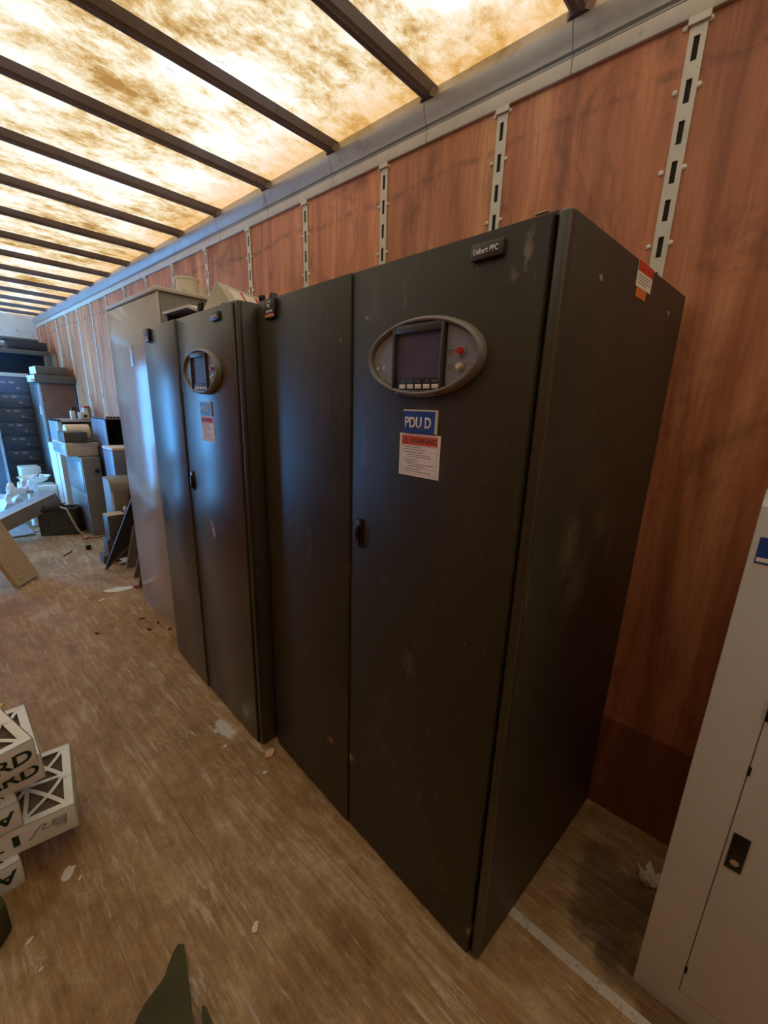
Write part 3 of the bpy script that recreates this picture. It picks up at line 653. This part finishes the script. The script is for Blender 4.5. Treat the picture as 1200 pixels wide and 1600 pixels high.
# white-blue upright unit behind, and open frame box on it
r, hx, hy, h = cabbox('upright_cabinet', 'pale upright cabinet behind the tall box with the round hole', 'cabinet', -.52, -.12, 6.72, 7.3, 0, 1.00, 'white_plastic')
g = G(); g.box(-hx - .008, -hx, -.12, .20, .1, .9, .003); g.make('door', 'white_plastic', r)
r = root('open_frame_box', (-.29, 6.98, 1.002), 0, 'open-fronted pale metal box with a dark inside, on the upright cabinet', 'box')
g = G(); g.box(-.20, -.155, -.25, .25, 0, .31, .004); g.box(.155, .20, -.25, .25, 0, .31, .004); g.box(-.20, .20, -.25, .25, .285, .31, .004); g.box(-.20, .20, -.25, .25, 0, .02); g.make('shell', 'silver', r)
g = G(); g.box(-.16, .16, .22, .245, .02, .29); g.make('back', 'brown_metal', r)
g = G(); g.box(-.12, .02, -.1, .2, .02, .16, .02); g.box(.03, .13, -.05, .15, .02, .20, .02); g.make('contents', 'brown_metal', r)
r, hx, hy, h = cabbox('camera_housing', 'small grey device with a round lens on the open frame box', 'device', -.22, -.12, 6.80, 6.95, 1.314, 1.40, 'cream_paint', .01)
g = G(); g.cyl((0, -hy, .045), (0, -hy - .012, .045), .018, n=16); g.make('lens', 'black', r)
r, hx, hy, h = cabbox('cleaner_bottle', 'white and dark bottle left of the small lens device', 'bottle', -.315, -.265, 6.84, 6.90, 1.314, 1.42, 'white_plastic', .012)
g = G(); g.box(-.01, .05, -.02, .02, h, h + .05, .008); g.make('cap', 'rack_dark', r)
r = root('glass_jar', (-.10, 7.02, 1.314), 0, 'clear plastic jar behind the small lens device', 'jar')
g = G(); g.cyl((0, 0, 0), (0, 0, .14), .055, n=24); g.make('jar_body', 'clear', r)
g = G(); g.cyl((0, 0, .14), (0, 0, .165), .045, n=24); g.make('lid', 'red_button', r)
# tall box with round hole
r, hx, hy, h = cabbox('equipment_enclosure', 'tall narrow grey enclosure with a round hole near its top, standing on the floor', 'enclosure', -.482, -.300, 5.87, 6.62, 0, .93, 'grey_box')
g = G(); g.cyl((.045, -hy - .0005, .775), (.045, -hy - .010, .775), .036, n=24); kn = g.make('round_port', 'bluegrey', r)
g = G(); g.cyl((.045, -hy - .010, .775), (.045, -hy - .014, .775), .024, n=24); g.make('port_hole', 'rack_dark', kn)
g = G(); g.box(-hx - .008, -hx, -hy + .03, hy - .03, .52, .88, .003); g.make('window_panel', 'galv', r)
g = G(); g.box(-hx - .008, -hx, -hy + .03, hy - .03, .04, .42, .003); g.make('lower_face', 'galv', r)
g = G(); g.box(-.045, .03, -.15, .2, h, h + .004); g.make('vent_slot', 'slotdark', r)
for z in (.105, .04):
    g = G(); g.cyl((.055, -hy, z), (.055, -hy - .03, z), .018, n=16); g.cyl((.068, -hy - .012, z - .005), (.068, -hy - .032, z - .005), .014, n=16); g.make('terminal_knob', 'black', r)
r, hx, hy, h = cabbox('rack_server', 'flat beige rack unit lying across the tall enclosure, cables piled on it', 'rack unit', -.585, -.265, 5.98, 6.64, .936, 1.085, 'cream_paint')
g = G(); g.box(-hx - .006, -hx, -hy + .02, hy - .02, .02, h - .02, .003); g.make('face_plate', 'silver', r)
cabbox('rack_server', 'small dark grey rack unit on top of the beige rack unit', 'rack unit', -.575, -.35, 6.04, 6.34, 1.088, 1.205, 'grey_dark')
r = root('paper_roll', (-.36, 6.46, 1.088), 0, 'thick cream paper roll behind the small dark grey rack unit', 'roll')
g = G(); g.cyl((-.12, 0, .092), (.12, 0, .092), .092, n=32); g.make('roll', 'paper', r)
g = G(); g.cyl((-.124, 0, .092), (.124, 0, .092), .03, n=20); g.make('core', 'tan_board', r)
g = G(); rr = random.Random(2)
g.tube([(-.46 + .11 * math.cos(t * .55) + .009 * t, 5.98 + .055 * math.sin(t * .55) + .02, 1.092 + .012 * abs(math.sin(t * .4))) for t in range(24)], .007, 6)
g.tube([(-.26 + t * .012, 6.01 + .03 * math.sin(t * .5), 1.10 + .03 * math.sin(t * .35) ** 2 + (.02 * t if t > 14 else 0) * .2) for t in range(20)], .006, 6)
tag(g.make('power_cable', 'cable'), 'black cable coiled on the beige rack unit', 'cable')
# stack right of the enclosure
cabbox('ups_unit', 'dark narrow unit under the open cabinet, right of the tall enclosure', 'unit', -.285, -.03, 5.66, 6.10, 0, 1.045, 'rack_dark', .01)
r = root('open_wall_cabinet', (-.145, 5.86, 1.05), 0, 'open pale cabinet with a black inside, vent holes along its top edge', 'cabinet')
g = G(); g.box(-.125, -.113, -.26, .26, 0, .325, .002); g.box(.12, .13, -.26, .26, 0, .325); g.box(-.125, .13, -.26, .26, .313, .325); g.box(-.125, .13, -.26, .26, 0, .012); g.make('shell', 'bluegrey', r)
g = G(); g.box(-.113, .12, .24, .255, .01, .315); g.box(-.112, .119, -.20, .24, .012, .016); g.make('lining', 'blackgloss', r)
g = G(); g.box(-.12, .13, -.275, -.245, .322, .352, .003); vt = g.make('vent_strip', 'silver', r)
for i in range(7): g = G(); g.box(-.105 + i * .033, -.085 + i * .033, -.278, -.274, .329, .345); g.make('vent_hole', 'slotdark', vt)
cabbox('ups_unit', 'dark cabinet standing behind the rounded grey hood', 'unit', -.335, -.05, 5.26, 5.58, 0, .70, 'rack_dark', .01)
r, hx, hy, h = cabbox('monitor_case', 'blue-grey case with a pale top on the dark cabinet behind the hood', 'case', -.335, -.05, 5.24, 5.57, .703, 1.06, 'bluegrey', .012)
g = G(); g.box(-hx - .004, hx, -hy - .004, hy, h, h + .03, .006); g.make('lid', 'white_plastic', r)
r = root('printer_hood', (-.31, 5.08, 0), 0, 'rounded grey machine hood with a bright spot, left of the glossy cabinet', 'machine')
g = G(); g.prism([(-.16, -.12, 0), (-.16, -.12, .70), (-.16, -.10, .765), (-.16, -.05, .80), (-.16, .12, .81), (-.16, .13, 0)], (.34, 0, 0)); bmesh.ops.bevel(g.b, geom=g.b.edges[:], offset=.012, segments=2, profile=.5, affect='EDGES'); g.make('hood', 'grey_box', r)
g = G(); g.box(-.155, -.14, -.126, -.118, .05, .68, .003); g.make('edge_bead', 'cream_paint', r)
g = G(); g.box(-.02, .10, -.128, -.118, .60, .70, .004); g.make('hood_highlight', 'galv', r)  # separate patch stands in for the highlight on the hood
# stepped small boxes
cabbox('small_box', 'lowest and leftmost of the three stepped grey boxes', 'box', -.655, -.42, 4.78, 4.93, 0, .085, 'grey_dark', .004)
cabbox('small_box', 'middle of the three stepped grey boxes', 'box', -.605, -.42, 4.775, 4.93, .087, .245, 'grey_dark', .004)
r, hx, hy, h = cabbox('small_box', 'topmost of the three stepped grey boxes, with a tan top', 'box', -.575, -.42, 4.77, 4.93, .247, .480, 'grey_dark', .004)
g = G(); g.box(-hx, hx, -hy, hy, h, h + .004); g.make('tan_top', 'tan_board', r)
# leaning thin panels
def sheet(name, pts, th, mat, edge, label):
    r = root(name, pts[0], 0, label, 'sheet'); o = Vector(pts[0]); q = [Vector(p) - o for p in pts]
    n_ = (q[1] - q[0]).cross(q[2] - q[0]).normalized()
    g = G(); g.prism(q, n_ * th); g.make('panel_face', mat, r)
    g = G(); k = len(q)
    for i in range(k):
        a_, b_ = q[i] + n_ * th / 2, q[(i + 1) % k] + n_ * th / 2; g.tube([a_, b_], th * .62, 6)
    g.make('panel_rim', edge, r); return r
sheet('metal_sheet', [(-.700, 4.585, .014), (-.385, 4.60, .680), (-.16, 4.50, .950), (-.16, 4.50, .52)], .016, 'blackgloss', 'grey_dark', 'black glossy panel standing on one corner, leaning towards the glossy cabinet')
sheet('metal_sheet', [(-.545, 4.50, .012), (-.430, 4.52, .420), (-.15, 4.40, .40), (-.30, 4.40, .02)], .012, 'grey_dark', 'grey_box', 'dark grey sheet leaning just right of the black glossy panel')
sheet('metal_sheet', [(-.575, 4.20, .012), (-.460, 4.18, .370), (-.20, 4.10, .42), (-.30, 4.10, .02)], .012, 'grey_dark', 'grey_box', 'narrow dark grey sheet between its taller neighbour and the glossy cabinet')
sheet('metal_sheet', [(-.612, 3.95, .012), (-.560, 3.92, .26), (-.30, 3.85, .30), (-.30, 3.85, .02)], .012, 'grey_dark', 'grey_box', 'smallest dark sheet, right above the white paper on the floor')
g = G(); g.ell((-.385, 4.875, .50), (.020, .018, .04), 3, .1); tag(g.make('plastic_cup', 'poly'), 'pale plastic scrap sticking out beside the rounded hood', 'scrap')
g = G(); g.ell((-.45, 4.68, .03), (.10, .05, .03), 5, .3); g.ell((-.38, 4.60, .12), (.05, .05, .11), 6, .25); tag(g.make('plastic_wrap', 'poly'), 'crumpled clear wrap on the floor behind the black glossy panel', 'plastic wrap')
# crate of cables
rz = math.atan2(-.175, .317)
r = root('metal_crate', (-.745, 6.178, 0), rz, 'dirty open black crate full of scrap cable', 'crate')
cw, cd, chh, ct = .185, .25, .315, .012
g = G(); g.box(-cw, cw, 0, ct, 0, chh); g.box(-cw, cw, cd - ct, cd, 0, chh); g.box(-cw, -cw + ct, 0, cd, 0, chh); g.box(cw - ct, cw, 0, cd, 0, chh); g.box(-cw, cw, 0, cd, 0, .01); g.make('crate_shell', 'filth', r)
g = G(); g.box(-cw - .01, cw + .01, -.01, .015, chh - .02, chh + .004, .003); g.box(cw - .015, cw + .01, 0, cd, chh - .02, chh + .004, .003); g.make('rim', 'rack_dark', r)
g = G(); rr = random.Random(11)
for j in range(14):
    c = Vector((rr.uniform(-.12, .12), rr.uniform(.06, .19), rr.uniform(.22, .34)))
    g.tube([c + Vector((rr.uniform(.03, .08) * math.cos(t * .8 + j), rr.uniform(.03, .08) * math.sin(t * .8 + j), .03 * math.sin(t * .5 + j))) for t in range(9)], rr.uniform(.005, .012), 6)
g.ell((0, .125, .20), (.15, .10, .07), 8, .25); tag(g.make('scrap_cable', 'filth'), 'tangle of scrap cable inside the dirty black crate', 'cable', kind='stuff').matrix_world = Matrix.Translation((-.745, 6.178, 0)) @ Matrix.Rotation(rz, 4, 'Z')
g = G(); g.tube([(-.70, 6.15, .345), (-.66, 6.05, .33), (-.64, 6.00, .22), (-.60, 5.93, .08), (-.55, 5.86, .02), (-.46, 5.80, .012), (-.40, 5.79, .012)], .011, 8)
tag(g.make('tan_hose', 'tancable'), 'tan cable hanging over the right corner of the dirty crate', 'cable')
g = G(); g.cyl((-.585, 5.83, .018), (-.555, 5.80, .018), .016, n=12); tag(g.make('copper_fitting', 'copper'), 'small copper fitting on the floor between crate and tall enclosure', 'fitting')
# long grey duct resting on the crate
r = root('cable_duct', (-.70, 6.39, .418), 0, 'long grey rectangular duct sloping down to the left from the dirty crate', 'duct')
dv = Vector((-.54, -.15, -.205)); L = 1.05; q = dv.to_track_quat('X', 'Z').to_matrix().to_4x4()
g = G(); g.box(0, L, -.10, .10, -.075, .075, .004, M=q); g.make('body', 'grey_box', r)
g = G(); g.box(-.004, L, -.104, .104, .070, .080, .002, M=q); g.make('cover', 'silver', r)
g = G(); g.box(-.006, 0, -.085, .085, -.06, .06, .002, M=q); g.make('end_cap', 'galv', r)
# leaning tan board
A = Vector((-1.326, 4.616, .02)); B = Vector((-1.152, 4.841, .02)); up = Vector((-.336, .26, 1)).normalized(); nn = (B - A).cross(up).normalized()
r = root('leaning_board', A, 0, 'scuffed tan board leaning up to the left edge of the photo', 'board')
g = G(); g.prism([Vector((0, 0, 0)), B - A, B - A + up * 1.25, up * 1.25], -nn * .035); g.make('board', 'tan_board', r)
g = G(); c = up * .62 - nn * .001 + (B - A) * .15; g.cyl(c, c + nn * .012, .012, n=12); c = up * .42 + (B - A) * .05; g.cyl(c, c + nn * .008, .008, n=12); g.make('red_knob', 'red_button', r)
cabbox('dark_trunk', 'black trunk hidden behind the leaning tan board', 'trunk', -2.30, -1.72, 4.95, 5.35, 0, .55, 'black', .01, rz=-.6)
# thin pale layer over the floor, and the junk on it
cabbox('pale_layer', 'thin pale layer over the floor by the far doorway', 'plate', -1.75, -.945, 6.37, 8.00, 0, .022, 'silver', .004)
r, hx, hy, h = cabbox('white_carton', 'long low white carton behind the dirty crate', 'carton', -.83, -.535, 7.15, 7.45, .024, .44, 'white_plastic', .006)
g = G(); g.box(-hx - .003, hx + .003, -hy - .003, hy + .003, h - .09, h + .004, .004); g.make('lid', 'white_plastic', r)
r = root('plastic_basin', (-.73, 7.34, .47), 0, 'shallow white basin of scraps on the white carton', 'basin')
t = bmesh.new(); n = 28; R = []
for rr_, z in ((.07, 0), (.13, .02), (.17, .08), (.18, .085), (.165, .075), (.12, .03), (.0, .015)):
    R.append([t.verts.new((rr_ * math.cos(2 * math.pi * i / n), .8 * rr_ * math.sin(2 * math.pi * i / n), z)) for i in range(n)])
for a, b in zip(R, R[1:]):
    for i in range(n): t.faces.new((a[i], a[(i + 1) % n], b[(i + 1) % n], b[i]))
bmesh.ops.remove_doubles(t, verts=t.verts[:], dist=.0005); g = G(); g._add(t); g.make('bowl', 'white_plastic', r)
g = G(); g.tube([(.02, 0, .03), (.06, .02, .11), (.12, .0, .14)], .006, 6); g.tube([(-.04, .02, .03), (.03, -.03, .10), (.10, -.05, .08)], .006, 6); g.make('offcut_wires', 'cable', r)
cabbox('beige_box', 'beige box standing in front of the battery rack', 'box', -.80, -.58, 7.75, 8.05, .024, .62, 'cream_paint', .01)
g = G(); g.ell((-1.00, 7.05, .245), (.17, .15, .20), 21, .22, 3); g.ell((-.86, 7.00, .36), (.10, .10, .20), 22, .25, 3); tag(g.make('garbage_bag', 'poly'), 'crumpled white plastic bag heaped beside the white carton', 'bag')
g = G(); g.ell((-1.02, 6.98, .46), (.05, .05, .09), 25, .2); tag(g.make('yellow_bag', 'paper'), 'cream paper bag on the crumpled white plastic bag', 'bag')
r = root('spray_bottle', (-.86, 6.80, .024), 0, 'white spray bottle in front of the crumpled plastic bag', 'bottle')
g = G(); g.cyl((0, 0, 0), (0, 0, .40), .045, .03, n=20); g.make('bottle_body', 'white_plastic', r)
g = G(); g.box(-.05, .03, -.012, .012, .40, .44, .006); g.cyl((0, 0, .38), (0, 0, .41), .016, n=14); g.make('trigger_head', 'silver', r)
g = G(); g.box(-.935, -.86, 6.50, 6.53, 0.0, .012, .003); tag(g.make('metal_offcut', 'silver'), 'short bright metal strip on the floor left of the dirty crate', 'strip')

# ================================================================== LITTER ON THE FLOOR
def flake(name, x, y, a, b, seed, mat, label, cat, h=.006, rz=0.0, group=None):
    rr = random.Random(seed); n = 11; g = G(); pts = []
    for i in range(n):
        t_ = 2 * math.pi * i / n; k = rr.uniform(.72, 1.1); pts.append((a * k * math.cos(t_), b * k * math.sin(t_), .0005))
    g.prism(pts, (0, 0, h)); 
    for v in g.b.verts: v.co.z += (rr.uniform(0, .5) * h if v.co.z > .001 else 0)
    o = g.make(name, mat); o.location = (x, y, 0); o.rotation_euler = (0, 0, rz)
    return tag(o, label, cat, group)
flake('paint_chip', -1.599, 1.585, .030, .020, 1, 'paper', 'large cream paint chip on the floor right of the filter stack', 'chip', .004, .9)
flake('paint_chip', -1.575, 1.54, .010, .004, 2, 'paper', 'sliver chip just below the large cream chip', 'chip', .003, 1.1)
flake('paint_chip', -1.240, .975, .020, .010, 3, 'paper', 'cream chip alone on the floor at the bottom centre', 'chip', .004, .8)
flake('paint_chip', -1.725, 1.440, .014, .006, 4, 'paper', 'small pale chip at the lower left, beside the dark case', 'chip', .003, .5)
flake('paint_chip', -1.715, 1.33, .008, .004, 14, 'paper', 'tiny pale chip below the one beside the dark case', 'chip', .003, .5)
flake('foam_scrap', -.828, 1.545, .030, .018, 5, 'peach', 'peach foam scrap at the foot of the gap between the charcoal cabinets', 'scrap', .010, .6)
flake('paint_chip', -.95, 1.74, .012, .007, 15, 'paper', 'white flake on the floor before the PDU C front', 'chip', .003)
flake('paint_chip', -.90, 1.47, .012, .010, 16, 'paper', 'white flake before the left door of PDU D', 'chip', .003)
flake('paper_sheet', -.735, 4.03, .125, .055, 66, 'paper', 'torn cream paper on the floor at the foot of the glossy cabinet', 'paper', .006, -.35)
flake('red_rag', -.600, 3.985, .045, .020, 7, 'red_button', 'small red scrap beside the torn cream paper', 'scrap', .012)
flake('paper_scrap', -.905, 3.90, .035, .016, 8, 'paper', 'small cream scrap on the floor left of the torn paper', 'scrap', .004, .4)
flake('rubber_plug', -.640, 5.40, .028, .028, 9, 'black', 'small black plug on the floor before the tall enclosure', 'plug', .035)
flake('twig', -.83, 5.37, .085, .006, 10, 'leaf', 'thin dark twig on the floor before the dirty crate', 'twig', .006, .9)
flake('plastic_plug', -.51, 4.97, .016, .016, 12, 'white_plastic', 'round white cap by the stepped grey boxes', 'cap', .02)
for i, (x, y) in enumerate(((-.785, 3.352), (-.723, 3.210), (-.806, 3.147), (-.700, 3.054), (-1.077, 3.337))):
    flake('dry_leaf', x, y, .020, .008, 30 + i, 'leaf', ('small curled brown leaf, farthest of the four before the glossy cabinet', 'small curled leaf, middle one close to the glossy cabinet front', 'small curled brown leaf, lowest in the photo of the group before the glossy cabinet', 'small curled leaf touching the corner between the glossy cabinet and PDU C', 'lone small dark leaf out in the aisle, left of the other leaves')[i], 'leaf', .005, i * 1.3, 'curled leaves on the floor')
# crumpled tissue in the right-hand corner
r = root('crumpled_tissue', (-.215, .085, 0), 0, 'crumpled cream tissue on the floor between PDU D and the light grey cabinet', 'tissue')
g = G(); g.ell((0, 0, .022), (.026, .030, .020), 40, .25, 3); g.make('lump', 'paper', r)
for i in range(5):
    a = i * 1.25 + .3; ca, sa = math.cos(a), math.sin(a); g = G()
    g.prism([(0, 0, .018), (.030 * ca - .015 * sa, .030 * sa + .015 * ca, .034), (.050 * ca, .050 * sa, .046 + .012 * (i % 2)), (.030 * ca + .015 * sa, .030 * sa - .015 * ca, .026)], (0, 0, .003)); g.make('fold', 'peach' if i == 2 else 'paper', r)
